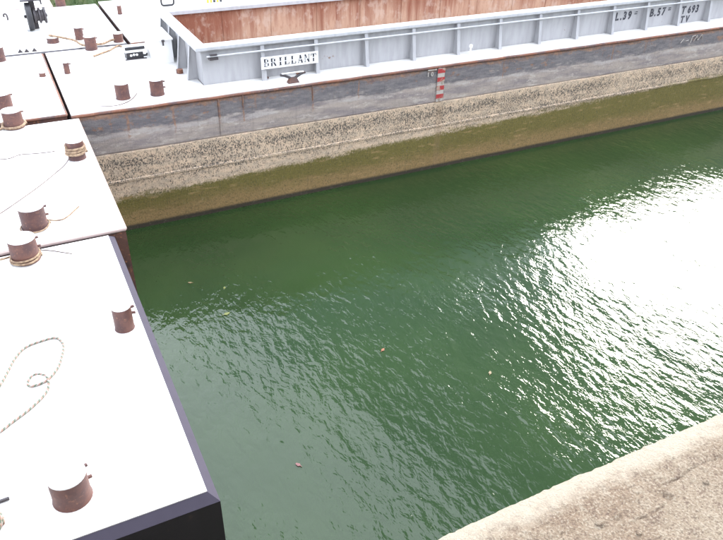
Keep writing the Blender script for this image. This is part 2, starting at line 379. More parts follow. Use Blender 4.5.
# ------------------------------------------------------------------ quay wall in front (concrete coping, real cracks)
QZ, QY = H - 1.65, 0.968
xs = [-60, -20, -6, -2, -0.6, -0.2, 0.0, 0.1] + [0.15 + i * 0.006 for i in range(460)] + [2.95, 3.2, 3.6, 4.4, 6, 12, 30, 90]
ys = [-8, -4, -2, -1, -0.5, -0.2, 0.0, 0.1] + [0.16 + i * 0.010 for i in range(58)] + [0.74 + i * 0.004 for i in range(60)]
ys = [y for y in ys if y < QY - 0.02] + [QY - 0.016, QY - 0.008, QY - 0.002]
mb = MB(); pts = []
def crack(x): return 0.006 * noise.noise(Vector((x * 30, 2.7, 0))) + 0.005 * noise.noise(Vector((x * 60, 1.7, 0))) + 0.825 + 0.018 * noise.noise(Vector((x * 2.3, 3.1, 0))) + 0.010 * noise.noise(Vector((x * 9, 7.7, 0)))
for x in xs:
    ej = 0.003 * noise.noise(Vector((x * 5, 0.5, 0.2))) + 0.004 * noise.noise(Vector((x * 19, 1.5, 0.2))) + 0.003 * noise.noise(Vector((x * 55, 1.5, 0.2)))
    ch = noise.noise(Vector((x * 3.1, 9.5, 0.2)))
    for y in ys:
        p = Vector((x, y, 0))
        z = QZ + 0.004 * noise.noise(p * 5) + 0.003 * noise.noise(p * 26) + 0.003 * noise.noise(p * 60)
        pit = noise.noise(p * 17 + Vector((5, 2, 8)))
        if pit > 0.55: z -= (pit - 0.55) * 0.04
        if y < crack(x): z -= 0.0015                                        # surface layer is a little lower behind the crack
        dc = abs(y - crack(x)); open_ = max(0.0, noise.noise(Vector((x * 2.9, 1.2, 4))) + 0.12 + 0.5 * noise.noise(Vector((x * 14, 6.2, 4))))
        if dc < 0.005: z -= 0.006 * min(1.0, open_ * 1.5) * (1 - dc / 0.005)
        c2 = crack(x * 1.3 + 7) - 0.055; d2 = abs(y - c2); o2 = max(0.0, noise.noise(Vector((x * 4.1, 8.2, 1))))
        if d2 < 0.005: z -= 0.005 * min(1.0, o2 * 2.2) * (1 - d2 / 0.006)
        e = QY - y
        if e < 0.05: z -= (1 - e / 0.05) ** 2 * (0.012 + 0.006 * max(0, ch))
        pts.append((x, y + (ej if e < 0.12 else 0) * (1 - min(e, 0.12) / 0.12), z))
ny = len(ys); nx = len(xs)
F = [(i * ny + j, (i + 1) * ny + j, (i + 1) * ny + j + 1, i * ny + j + 1) for i in range(nx - 1) for j in range(ny - 1)]
o0 = len(pts)
for zz in (QZ - 0.06, QZ - 0.6, -3.0):
    for i, x in enumerate(xs): pts.append((x, QY + 0.004 + (0.012 * noise.noise(Vector((x * 4, zz, 0)))), zz))
for i in range(nx - 1):
    F.append((i * ny + ny - 1, (i + 1) * ny + ny - 1, o0 + i + 1, o0 + i))
    for r in range(2): F.append((o0 + r * nx + i, o0 + r * nx + i + 1, o0 + (r + 1) * nx + i + 1, o0 + (r + 1) * nx + i))
mb.poly(pts, F)
q = thing('quay_wall', 'weathered beige concrete quay edge with a long crack in the foreground', 'quay wall', (1.5, 0.5, QZ))
part('coping', mb, 'quay_concrete', q, smooth=True)

# ------------------------------------------------------------------ bollards and other deck fittings (shared meshes)
def bollard_meshes(r, h):
    post = MB().lathe([(r * 1.06, 0), (r * 1.02, 0.02), (r, 0.05), (r, h * 0.55), (r * 1.008, h * 0.6), (r, h * 0.65), (r, h - 0.012)], 28, cap0=False)
    cap = MB().lathe([(r * 1.004, h - 0.012), (r * 1.012, h - 0.004), (r * 0.985, h + 0.006), (r * 0.6, h + 0.012)], 28)
    pin = MB().tube([(r * 0.9, 0, h * 0.80), (r + 0.045, -0.012, h * 0.80)], 0.020, 8)
    return post.mesh('bollard', 'bollard_rust', smooth=True), cap.mesh('cap', 'white_paint', smooth=True), pin.mesh('pin', 'bollard_rust', smooth=True)
BM = {'big': bollard_meshes(0.20, 0.38), 'wide': bollard_meshes(0.185, 0.33), 'mid': bollard_meshes(0.165, 0.38), 'squat': bollard_meshes(0.14, 0.26), 'lump': bollard_meshes(0.08, 0.11), 'small': bollard_meshes(0.125, 0.36), 'low': bollard_meshes(0.17, 0.16), 'stub': bollard_meshes(0.075, 0.30)}
def bollard(root, px, py, kind, rot=0.0, pins=2, z=DZ):
    p = on_z(px, py, z) if py is not None else px
    m = BM[kind]
    r = {'big': .20, 'wide': .185, 'mid': .165, 'squat': .14, 'lump': .08, 'small': .125, 'low': .17, 'stub': .075}[kind]
    p = p + Vector((0.0, r * 0.85, 0)) if py is not None else p          # the pixel marks the front foot of the post
    b = link('bollard', m[0], root, p - wloc(root)); b.rotation_euler.z = rot
    link('cap', m[1], b)
    for k in range(pins):
        q = link('pin', m[2], b); q.rotation_euler.z = R_(4 - 12 * k); q.location.z = -0.13 * k * (1 if kind != 'small' else .6)
    return p

def plain_hull(root, x0, x1, y0, y1, side='side_rust', edge=0.0, edge_mat='edge_rust', deck='deck_paint', bx=None):
    """box barge: hull box below, separate deck plate, chamfered edge strip"""
    zt = DZ
    e = edge if edge else 0.05
    part('hull', MB().box(x0, x1, y0, y1, -0.6, zt - (e + 0.002 if edge else 0.05)), side, root)
    if edge:
        ring = MB()
        o = [(x0, y0), (x1, y0), (x1, y1), (x0, y1)]; i = [(x0 + e, y0 + e), (x1 - e, y0 + e), (x1 - e, y1 - e), (x0 + e, y1 - e)]
        lo = [(x, y, zt - e) for x, y in o]; mid = [(x, y, zt - 0.012) for x, y in i]; inn = [(x + .003 * (1 if x < (x0 + x1) / 2 else -1), y + .003 * (1 if y < (y0 + y1) / 2 else -1), zt - e) for x, y in i]
        ring.poly(lo + mid, [(k, (k + 1) % 4, (k + 1) % 4 + 4, k + 4) for k in range(4)])
        part('edge_strip', ring, edge_mat, root)
        part('deck', MB().box(x0 + e + .001, x1 - e - .001, y0 + e + .001, y1 - e - .001, zt - 0.04, zt), deck, root)
    else:
        part('deck', MB().box(x0 + .004, x1 - .02, y0 + .02, y1 - .02, zt - 0.048, zt), deck, root)
        part('edge_strip', MB().tube([(x0, y0, zt - .035), (x1 - .01, y0, zt - .035), (x1 - .005, y0 + .02, zt - .035), (x1 - .005, y1, zt - .035)], 0.033, 8), edge_mat, root)

# nearest barge
b3 = thing('barge', 'nearest white-decked barge with dark chamfered edge and striped ropes on its deck', 'barge', (-15, 7.8, 0), 'barges moored side by side')
plain_hull(b3, -38, 0.915, 4.80, 10.71, 'fender_paint', 0.10, 'lit_edge_paint')
bollard(b3, 75, 508.5, 'wide', R_(28)); bollard(b3, 126.5, 332, 'small', R_(10)); bollard(b3, 27.5, 264.5, 'big', R_(15))
# middle barge
b2 = thing('barge', 'middle white-decked barge with rusty brown edge between nearest barge and hopper barge', 'barge', (-15, 13.5, 0), 'barges moored side by side')
plain_hull(b2, -38, 1.115, 10.77, 16.22, 'side_rust', edge_mat='pale_edge')
bollard(b2, 36.5, 231, 'big', R_(15)); bollard(b2, 78.5, 160.5, 'mid', R_(10), 0); bollard(b2, 15.5, 129.5, 'big', R_(10), 1)
# barge at the left end of the hopper barge
b4 = thing('barge', 'white-decked barge end to end with the hopper barge at the left edge', 'barge', (-15, 19.2, 0), 'barges moored side by side')
plain_hull(b4, -38, 0.92, 16.60, 21.84, 'side_rust')
bollard(b4, 5, 111.5, 'big', R_(10), 1); bollard(b4, 0, 62, 'mid', 0, 0)
bollard(b4, 43, 77, 'lump', 0, 0)
# farthest row, left
b0 = thing('barge', 'farthest white-decked barge carrying a dark anchor windlass, top left', 'barge', (-12, 24.8, 0), 'barges moored side by side')
plain_hull(b0, -36, 3.33, 21.98, 27.60, 'side_rust', 0.05, 'fender_paint')
bollard(b0, 54, 43.5, 'low', 0, 0); bollard(b0, 80.5, 40, 'small', 0, 1); bollard(b0, 61.5, 6.5, 'mid', 0, 1)
bollard(b0, 119.5, 42.5, 'squat', 0, 0)
# farthest row, right
b5 = thing('barge', 'farthest white barge behind the foredeck and rusty hold of the hopper barge', 'barge', (20, 24.8, 0), 'barges moored side by side')
plain_hull(b5, 3.42, 40, 21.98, 27.9, 'side_rust')
bollard(b5, 120.5, 14.5, 'stub', 0, 0)
b6 = thing('barge', 'white deck of a barge beyond the windlass, at the top left corner', 'barge', (-12, 30.6, 0), 'barges moored side by side')
plain_hull(b6, -36, 1.85, 27.72, 33.4, 'side_rust', edge_mat='pale_edge')
# fairlead ring and board with yellow and black letters
p = D(168, 6); rr = []
for k in range(28):
    a = 2 * math.pi * k / 28; ca, sa = math.cos(a), math.sin(a)
    rr.append(p + Vector((0.22 * math.copysign(abs(ca) ** 0.45, ca), 0, 0.17 + 0.14 * math.copysign(abs(sa) ** 0.45, sa))))
part('fairlead', MB().tube(rr + rr[:1], 0.035, 8), 'black_iron', b5, p, True)
p = D(215, 4.5)
nb = part('board', MB().box(p.x - 0.55, p.x + 0.55, p.y - .02, p.y + .02, DZ + .02, DZ + .40), 'white_paint', b5, p)
for k, (u, mt) in enumerate(((-.26, 'yellow_paint'), (-.14, 'yellow_paint'), (-.02, 'letter_paint'), (.10, 'yellow_paint'), (.22, 'letter_paint'))):
    part('mark', MB().box(p.x + u - .04, p.x + u + .04, p.y - .026, p.y - .021, DZ + .08, DZ + .22 + .05 * (k % 2)), mt, nb, (p.x + u, p.y, DZ))

# anchor windlass on the far left barge
p = D(38, 33.5)
cz = DZ + .46; wy = p.y + .30
wl = part('windlass', MB().box(p.x - .36, p.x + .44, p.y - .08, p.y + .70, DZ + .001, DZ + .05), 'white_paint', b0, p)
part('gear_wheel', MB().lathe([(.08, -.20), (.37, -.20), (.40, -.18), (.40, -.06), (.37, -.04), (.31, -.04), (.31, -.08), (.13, -.08), (.13, -.02), (.06, -.02)], 36, (p.x, wy, cz), 'X'), 'black_iron', wl, (p.x - .1, wy, cz), True)
part('drum', MB().lathe([(.06, -.01), (.21, 0), (.21, .07), (.16, .09), (.16, .13), (.23, .15), (.23, .20), (.17, .22), (.17, .28), (.24, .30), (.24, .36), (.08, .36)], 32, (p.x, wy, cz), 'X'), 'dark_iron', wl, (p.x + .2, wy, cz), True)
for sx in (-.30, .42):
    part('bearing_post', MB().prism([(p.x + sx - .03, wy - .25, DZ + .05), (p.x + sx + .03, wy - .25, DZ + .05), (p.x + sx + .03, wy + .25, DZ + .05), (p.x + sx - .03, wy + .25, DZ + .05)], [(p.x + sx - .03, wy - .08, cz + .06), (p.x + sx + .03, wy - .08, cz + .06), (p.x + sx + .03, wy + .08, cz + .06), (p.x + sx - .03, wy + .08, cz + .06)]), 'white_paint', wl)
part('axle', MB().tube([(p.x - .34, wy, cz), (p.x + .46, wy, cz)], .05, 12), 'dark_iron', wl)
part('guard_plate', MB().box(p.x - .30, p.x + .30, wy - .2, wy + .25, cz + .47, cz + .51).box(p.x + .26, p.x + .30, wy - .2, wy + .25, cz + .36, cz + .469), 'fender_paint', wl)
part('guard_strut', MB().box(p.x - .06, p.x + .10, wy + .10, wy + .16, DZ + .05, cz + .469), 'dark_iron', wl)
# three small lashing eyes and a hook on the near edge of the far barge
for (px, py) in ((20.5, 52.5), (27, 52), (34.7, 51.2)):
    p = D(px, py)
    part('lashing_eye', MB().prism([(p.x - .07, p.y - .03, DZ), (p.x + .07, p.y - .03, DZ), (p.x + .0, p.y - .03, DZ + .10)], [(p.x - .07, p.y + .03, DZ), (p.x + .07, p.y + .03, DZ), (p.x, p.y + .03, DZ + .10)]), 'dark_iron', b0, p)
p = D(8, 20)
part('deck_hook', MB().tube(spline([(p.x, p.y, DZ), (p.x, p.y, DZ + .14), (p.x - .04, p.y, DZ + .20), (p.x - .10, p.y, DZ + .17), (p.x - .09, p.y, DZ + .10)]), .03, 8), 'dark_iron', b0, p, True)

# ------------------------------------------------------------------ the hopper barge
BX0, BX1, BY0, BY1 = 1.0, 46.0, 16.434, 21.84
br = thing('barge', 'grey hopper barge with rusty open hold, BRILLANT name board and mussel-scarred hull', 'barge', (22, 19.1, 0), 'barges moored side by side')
# hull side plates facing the camera, each plate slightly buckled
def side_plate(xa, xb):
    m_ = MB(); zs = [-0.6, 0.0, 0.35, 0.7, 1.0, 1.325, 1.34, 1.39, 1.405, 1.7, 1.95, 2.08, 2.09, 2.115, 2.13, 2.35, 2.6, 2.85, 3.10]
    n = max(2, int((xb - xa) / 0.25)); P = []
    for i in range(n + 1):
        x = xa + (xb - xa) * i / n
        for z in zs:
            y = BY0 + 0.022 * noise.noise(Vector((x * 0.7, z * 1.1, 2))) + 0.03
            if 1.33 < z < 1.395: y -= 0.022                                   # welded rubbing bead
            if 2.085 < z < 2.12: y += 0.025                                   # recessed plate lap
            if z < 2.09: y -= 0.012
            P.append((x, y, z))
    k = len(zs)
    m_.poly(P, [(i * k + j, (i + 1) * k + j, (i + 1) * k + j + 1, i * k + j + 1) for i in range(n) for j in range(k - 1)])
    return m_
xcuts = [BX0, 4.42, 10.9, 17.4, 23.9, 30.4, 37, BX1]
for xa, xb in zip(xcuts, xcuts[1:]):
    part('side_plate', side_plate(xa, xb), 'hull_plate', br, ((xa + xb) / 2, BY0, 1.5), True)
part('hull', MB().box(BX0, BX1, BY0 + .09, BY1, -0.6, DZ - 0.9).box(BX0, 4.2, BY0 + .09, BY1, DZ - .899, DZ - .06).box(BX1 - 4, BX1, BY0 + .09, BY1, DZ - .899, DZ - .06)
     .box(4.201, BX1 - 4.001, BY0 + .09, 17.33, DZ - .899, DZ - .06).box(4.201, BX1 - 4.001, 21.36, BY1, DZ - .899, DZ - .06), 'side_rust', br)
HX0, HX1, HY0, HY1 = 4.33, 42.0, 17.343, 21.33
CZ0, CZ1 = 4.05, 4.18
def deck_strip(x0, x1, y0, y1, nm, wavy=False):
    m_ = MB(); n = max(2, int((x1 - x0) / 0.2)); P = []
    for i in range(n + 1):
        x = x0 + (x1 - x0) * i / n
        e = (0.02 * noise.noise(Vector((x * 0.9, 5, 1))) + 0.012 * noise.noise(Vector((x * 4, 5, 1)))) if wavy else 0
        P += [(x, y0 + e, DZ - .045), (x, y0 + e, DZ + e * 0.4), (x, y1, DZ), (x, y1, DZ - .045)]
    m_.poly(P, [(i * 4 + a, (i + 1) * 4 + a, (i + 1) * 4 + (a + 1) % 4, i * 4 + (a + 1) % 4) for i in range(n) for a in range(4)] + [(0, 1, 2, 3), (n * 4, n * 4 + 3, n * 4 + 2, n * 4 + 1)])
    return part(nm, m_, 'deck_paint', br, ((x0 + x1) / 2, (y0 + y1) / 2, DZ))
deck_strip(4.32, BX1, BY0 + .035, HY0 - .002, 'side_deck', True)
deck_strip(4.32, BX1, HY1 + .07, BY1 - .02, 'side_deck')
deck_strip(BX0 + .01, 4.318, BY0 + .035, BY1 - .02, 'foredeck', True)
# rusty rubbing edge under the deck: wavy half round bar
m_ = [(x, BY0 + .028 + 0.02 * noise.noise(Vector((x * 0.9, 5, 1))) + 0.012 * noise.noise(Vector((x * 4, 5, 1))), DZ - .055 + .012 * noise.noise(Vector((x * 1.7, 9, 1)))) for x in [BX0 + i * 0.2 for i in range(int((BX1 - BX0) / 0.2) + 1)]]
part('rubbing_edge', MB().tube(m_, 0.040, 8), 'edge_rust', br, smooth=True)
# vertical weld straps on the side
for (x, z0, z1, wd) in ((4.42, 2.14, 3.10, .014), (6.95, 2.7, 3.10, .010), (5.05, 2.78, 3.10, .010), (1.12, 2.0, 3.1, .05)):
    part('weld_strap', MB().box(x - wd, x + wd, BY0 - .004, BY0 + .06, z0, z1), 'hull_plate', br, (x, BY0, z0), bevel=0.006)
# hold
m_ = MB()
m_.poly([(HX0 + .06, HY0 + .06, CZ1 - .02), (HX1, HY0 + .06, CZ1 - .02), (HX1, HY1 - .06, CZ1 - .02), (HX0 + .06, HY1 - .06, CZ1 - .02),
         (HX0 + .06, HY0 + .06, .45), (HX1, HY0 + .06, .45), (HX1, HY1 - .06, .45), (HX0 + .06, HY1 - .06, .45)],
        [(4, 5, 6, 7), (0, 4, 5, 1), (1, 5, 6, 2), (2, 6, 7, 3), (3, 7, 4, 0)])
hd = part('hold_lining', m_, 'hold_rust', br, ((HX0 + HX1) / 2, (HY0 + HY1) / 2, .45))
for k in range(24):                                                     # plate seams of the hold side
    x = HX0 + 1.55 * (k + 1) + .2
    if x < HX1 - .3: part('hold_seam', MB().box(x - .012, x + .012, HY1 - .080, HY1 - .059, .45, CZ1 - .03), 'hold_rust', hd, (x, HY1, 1))
# coaming: outer plates between the ribs, ribs, rim
ribx = [5.89 + 1.4935 * k for k in range(24)]
cuts = [HX0] + ribx + [HX1]
for xa, xb in zip(cuts, cuts[1:]):
    part('coaming_panel', MB().box(xa + .003, xb - .003, HY0, HY0 + .05, DZ + .003, CZ0), 'panel_paint', br, ((xa + xb) / 2, HY0, DZ))
part('coaming_panel', MB().box(HX0, HX1, HY1 - .05, HY1, DZ + .003, CZ0), 'panel_paint', br)
part('coaming_panel', MB().box(HX0, HX0 + .05, HY0 + .052, HY1 - .052, DZ + .003, CZ0), 'panel_paint', br)
def ribmesh():
    m_ = MB(); t = .008
    m_.prism([(-t, 0, 0), (-t, -.26, 0), (-t, -.13, .87), (-t, 0, .87)], [(t, 0, 0), (t, -.26, 0), (t, -.13, .87), (t, 0, .87)])
    m_.prism([(-.05, -.261, 0), (.05, -.261, 0), (.05, -.273, 0), (-.05, -.273, 0)], [(-.05, -.131, .87), (.05, -.131, .87), (.05, -.143, .87), (-.05, -.143, .87)])
    return m_
rm = ribmesh().mesh('rib', 'panel_paint')
for x in ribx: link('rib', rm, br, Vector((x, HY0 - .001, DZ + .001)) - wloc(br))
for y in (17.9, 18.95, 20.0, 21.0):
    o = link('rib', rm, br, Vector((HX0 - .001, y, DZ + .001)) - wloc(br)); o.rotation_euler.z = R_(-90)
rim = MB()
def ring_box(x0, x1, y0, y1, wd, z0, z1, bv=.03):
    O = lambda e, z: [(x0 + e, y0 + e, z), (x1 - e, y0 + e, z), (x1 - e, y1 - e, z), (x0 + e, y1 - e, z)]
    rings = [O(wd, z0), O(bv, z0), O(0, z0 + bv), O(0, z1 - bv), O(bv, z1), O(wd - bv, z1), O(wd, z1 - bv)]
    P = [p for r in rings for p in r]; n = len(rings); F = []
    for k in range(n):
        for i in range(4): F.append((k * 4 + i, k * 4 + (i + 1) % 4, ((k + 1) % n) * 4 + (i + 1) % 4, ((k + 1) % n) * 4 + i))
    return MB().poly(P, F)
part('coaming_rim', ring_box(HX0 - .16, HX1 + .1, HY0 - .17, HY1 + .12, .30, CZ0 + .001, CZ1), 'rim_paint', br)
# hand rail along the coaming
RY, RZ = HY0 - .20, 3.93
hr = part('hand_rail', MB().tube([(4.42, RY, RZ), (HX1, RY, RZ)], .024, 10), 'rim_paint', br, (22, RY, RZ), True)
part('rail_bracket', MB().box(4.48, 4.70, RY - .04, HY0 - .004, RZ - .085, RZ - .030).box(4.50, 4.68, RY - .045, RY + .03, RZ + .026, RZ + .05), 'dark_iron', hr, (4.6, RY, RZ))
for x in ribx: part('rail_bracket', MB().box(x - .02, x + .02, RY + .02, RY + .075, RZ - .02, RZ + .02), 'panel_paint', hr, (x, RY, RZ))

# --- lettering helpers
def strokes(m_, segs, ox, oz, w_, h_, y):
    for (x0, z0, x1, z1, t) in segs:
        a = Vector((ox + x0 * w_, y, oz + z0 * h_)); b = Vector((ox + x1 * w_, y, oz + z1 * h_)); d = (b - a).normalized(); n = Vector((-d.z, 0, d.x)) * t * h_ / 2
        e = Vector((0, .006, 0)); r = [a - n, b - n, b + n, a + n]
        m_.prism([p for p in r], [p + e for p in r])
    return m_
TK, TN = .20, .06
GL = {
 'B': [(.16, .0, .16, .44, TK), (.16, .56, .16, 1, TK), (.02, .97, .55, .97, TN), (.02, .03, .6, .03, TN), (.2, .51, .55, .51, TN), (.66, .60, .66, .90, TK * .8), (.72, .10, .72, .44, TK * .9), (.02, 0, .02, .05, .04)],
 'R': [(.16, .0, .16, .44, TK), (.16, .56, .16, 1, TK), (.02, .97, .55, .97, TN), (.02, .02, .3, .02, TN), (.2, .51, .5, .51, TN), (.68, .60, .68, .90, TK * .9), (.55, .44, .85, .02, TK), (.8, .02, .95, .02, TN)],
 'I': [(.5, .0, .5, .44, TK), (.5, .56, .5, 1, TK), (.25, .97, .75, .97, TN), (.25, .03, .75, .03, TN)],
 'L': [(.22, .0, .22, .44, TK), (.22, .56, .22, 1, TK), (.04, .97, .42, .97, TN), (.04, .03, .85, .03, TN), (.84, .03, .84, .30, TN * 1.3)],
 'A': [(.12, .02, .48, 1, TN), (.46, 1, .62, .54, TK), (.66, .42, .80, .0, TK), (.02, .02, .24, .02, TN), (.62, .02, .98, .02, TN), (.24, .33, .6, .33, TN)],
 'N': [(.15, .02, .15, 1, TN), (.88, 0, .88, 1, TN), (.14, 1, .46, .56, TK), (.56, .42, .88, 0, TK), (.02, .03, .28, .03, TN), (.75, .97, 1.0, .97, TN)],
 'T': [(.5, .0, .5, .44, TK), (.5, .56, .5, .97, TK), (.04, .97, .96, .97, TN), (.05, .97, .05, .72, TN * 1.2), (.95, .97, .95, .72, TN * 1.2), (.32, .03, .68, .03, TN)],
}
# name board
NX0, NX1, NZ0, NZ1, NYf = 5.79, 7.38, 3.475, 3.785, HY0 - .285
nbd = part('name_board', MB().box(NX0, NX1, NYf, NYf + .014, NZ0, NZ1), 'white_paint', br, (NX0, NYf, NZ0), bevel=.003)
lw = .155; n = len('BRILLANT')
for i, ch in enumerate('BRILLANT'):
    ox = NX0 + .075 + i * .186
    part('letter', strokes(MB(), GL[ch], ox, NZ0 + .06, lw, .20, NYf - .007), 'letter_paint', nbd, (ox, NYf, NZ0 + .06))
for x in (NX0 + .03, NX1 - .03): part('board_leg', MB().box(x - .018, x + .018, NYf + .015, NYf + .04, DZ + .002, NZ1 - .02), 'panel_paint', nbd, (x, NYf, DZ))

def font_mesh(txt, size, y, x, z, mat, parent, nm='lettering', skew=0.0, sx=1.0, rot=0.0, heavy=0.012):
    cu = bpy.data.curves.new('t', 'FONT'); cu.body = txt; cu.size = size; cu.offset = heavy; cu.extrude = 0.002; cu.resolution_u = 3; cu.space_character = 1.12
    tmp = bpy.data.objects.new('t', cu); COL.objects.link(tmp)
    me = bpy.data.meshes.new_from_object(tmp.evaluated_get(bpy.context.evaluated_depsgraph_get()))
    bpy.data.objects.remove(tmp)
    me.name = nm; me.materials.clear(); me.materials.append(M[mat])
    c_, s_ = math.cos(rot), math.sin(rot)
    for v in me.vertices:
        u, w2, d = v.co; u = u * sx + skew * w2
        v.co = (u * c_ - w2 * s_, -d, u * s_ + w2 * c_)
    for pl in me.polygons: pl.use_smooth = False
    return link(nm, me, parent, Vector((x, y, z)) - wloc(parent))
yt = HY0 - .006
def figures(txt, x, z, size, gap):
    for ch in txt:
        if ch != ' ': font_mesh(ch, size, yt, x, z, 'letter_paint', br, 'letter', sx=0.85, heavy=.014)
        x += gap * (0.55 if ch in ' .' else 1)
figures('L.39', 18.10, 3.55, .34, .215); figures('B.57', 19.64, 3.54, .34, .215); figures('T 693', 21.14, 3.50, .34, .19); figures('TV', 21.20, 3.20, .30, .24)
for x in (18.92, 20.46):
    part('letter', MB().box(x, x + .12, yt - .002, yt + .002, 3.67, 3.70).box(x, x + .12, yt - .002, yt + .002, 3.73, 3.76), 'letter_paint', br, (x, yt, 3.67))

# draught scale
gs = part('draught_scale', MB().box(10.79, 11.01, BY0 - .004, BY0 + .03, 2.12, 3.09), 'gauge_white', br, (10.9, BY0, 2.12))
for k in range(4):
    z = 3.075 - k * .245
    part('mark', MB().box(10.775, 11.02, BY0 - .009, BY0 - .0045, z - .125, z), 'red_paint', gs, (10.9, BY0, z - .1))
part('mark', MB().box(10.45, 10.74, BY0 - .006, BY0 + .02, 3.055, 3.085), 'gauge_white', br, (10.6, BY0, 3.05))
for x, t in ((10.42, '1'), (10.55, '0')): font_mesh(t, .17, BY0 - .006, x, 2.90, 'gauge_white', br, 'letter', heavy=.004)
# chalk scribble on the side
for k, (u, v, u2, v2) in enumerate(((0, 0, .12, .14), (.22, .05, .36, .07), (.48, -.02, .52, .18), (.5, .18, .66, .2), (.62, .0, .74, .19), (.74, .19, .80, .02), (.80, .02, .96, .2), (.98, .2, 1.02, .02))):
    part('chalk_mark', MB().tube([(20.38 + u, BY0 + .002, 2.80 + v), (20.38 + u2, BY0 + .002, 2.80 + v2)], .012, 5), 'gauge_white', br, (20.38 + u, BY0, 2.8))

# cleat in front of the name board
p = D(294, 83) + Vector((0, .06, 0))
cl = part('cleat', MB().prism([(p.x - .15, p.y - .08, DZ), (p.x + .15, p.y - .08, DZ), (p.x + .15, p.y + .08, DZ), (p.x - .15, p.y + .08, DZ)], [(p.x - .09, p.y - .05, DZ + .13), (p.x + .09, p.y - .05, DZ + .13), (p.x + .09, p.y + .05, DZ + .13), (p.x - .09, p.y + .05, DZ + .13)]), 'edge_rust', br, p)
for s in (-1, 1):
    part('horn', MB().tube(spline([(p.x + s * .03, p.y, DZ + .10), (p.x + s * .12, p.y, DZ + .15), (p.x + s * .24, p.y, DZ + .21), (p.x + s * .34, p.y, DZ + .23)]), .034, 10), 'dark_iron', cl, smooth=True)
part('top_plate', MB().box(p.x - .30, p.x + .30, p.y - .03, p.y + .04, DZ + .245, DZ + .262), 'white_paint', cl, p, bevel=.006)
for px, py in ((266, 75), (298, 70.5)):
    p2 = on_y(px, py, HY0 - .1); part('lashing_ring', MB().lathe([(.05, 0), (.07, .02), (.05, .04)], 12, (p2.x, HY0 - .12, DZ + .002)), 'edge_rust', br, p2, True)
# small white pin on the side deck
part('deck_pin', MB().lathe([(.03, 0), (.025, .2), (.05, .21), (.05, .27), (.03, .29)], 12, (12.22, HY0 - .35, DZ)), 'white_paint', br, (12.22, HY0 - .35, DZ), True)
# bollards of the hopper barge
bollard(br, 124.5, 100, 'mid', R_(10), 0); bollard(br, 159, 96, 'mid', R_(-5)); bollard(br, 92.5, 50.5, 'mid', 0, 1); bollard(br, 68, 74, 'stub', 0, 1)
# dark engine hatch on the foredeck
p = D(136.5, 59)
eh = part('engine_box', MB().box(p.x - .25, p.x + .21, p.y, p.y + .40, DZ + .001, DZ + .19), 'black_iron', br, p, bevel=.012)
part('lid', MB().box(p.x - .28, p.x + .24, p.y - .03, p.y + .44, DZ + .195, DZ + .255), 'white_paint', eh, p, bevel=.01)
part('lid_bar', MB().box(p.x - .27, p.x + .27, p.y - .01, p.y + .06, DZ + .260, DZ + .335), 'black_iron', eh, p, bevel=.01)
for u, v in ((-.13, .02), (-.05, .035), (.03, .03)):
    part('gauge_dial', MB().lathe([(.028, -.012), (.034, -.004), (.034, .02)], 12, (p.x + u, p.y - .004, DZ + .09 + v), 'Y'), 'white_paint', eh, (p.x + u, p.y, DZ + .1), True)
part('exhaust', MB().tube([(p.x + .205, p.y + .1, DZ + .06), (p.x + .32, p.y + .1, DZ + .06), (p.x + .32, p.y + .1, DZ + .11)], .03, 8), 'black_iron', eh)
part('skid', MB().box(p.x - .30, p.x + .28, p.y - .04, p.y - .015, DZ + .001, DZ + .025), 'dark_iron', eh, p)
# white locker against the end of the hold
lk = part('deck_locker', MB().box(3.62, 4.12, 19.55, 20.75, DZ + .001, DZ + .62), 'white_paint', br, (3.9, 20, DZ))
part('lid', MB().box(3.56, 4.15, 19.49, 20.80, DZ + .625, DZ + .67), 'white_paint', lk, (3.9, 20, DZ + .6), bevel=.01)
part('latch', MB().box(3.85, 3.89, 19.47, 19.489, DZ + .50, DZ + .66).box(3.83, 3.91, 19.455, 19.469, DZ + .60, DZ + .66), 'dark_iron', lk, (3.87, 19.5, DZ + .55))
part('pipe_stub', MB().lathe([(.09, 0), (.09, .10), (.05, .10)], 16, (4.02, 18.55, DZ)), 'edge_rust', br, (4.02, 18.55, DZ), True)

# ------------------------------------------------------------------ ropes
def rope(label, pts, r, mat, px=True, z=DZ, name='rope', cat='rope', group=None, sag=0.0):
    P = []
    for q_ in pts:
        if px:
            p_ = on_z(q_[0], q_[1], z); P.append(p_ + Vector((0, 0, r * 0.95 + (q_[2] if len(q_) > 2 else 0))))
        else: P.append(Vector(q_))
    sp_ = spline(P, 0.03 if r > .015 else 0.05); c0 = sum(sp_, Vector()) / len(sp_); c0.z = z
    o = link(name, MB().tube(sp_, r, 8).mesh(name, mat, c0, True), None, c0); return tag(o, label, cat, group)
def coil(label, c, r, turns, rope_r, mat, dz=None, name='rope_coil', tail=None):
    P = []; n = int(28 * turns)
    for k in range(n + 1):
        a = 2 * math.pi * k / 28; t = k / 28
        P.append(Vector((c.x + (r + rope_r + .02 * math.sin(a * 1.7 + k * .05)) * math.cos(a), c.y + (r + rope_r + .02 * math.cos(a * 1.3)) * math.sin(a), c.z + rope_r + t * (dz if dz is not None else rope_r * 1.9))))
    if tail: P += spline([P[-1]] + [Vector(q_) for q_ in tail], .04)[1:]
    o = link(name, MB().tube(P, rope_r, 8).mesh(name, mat, c, True), None, c); return tag(o, label, 'rope')

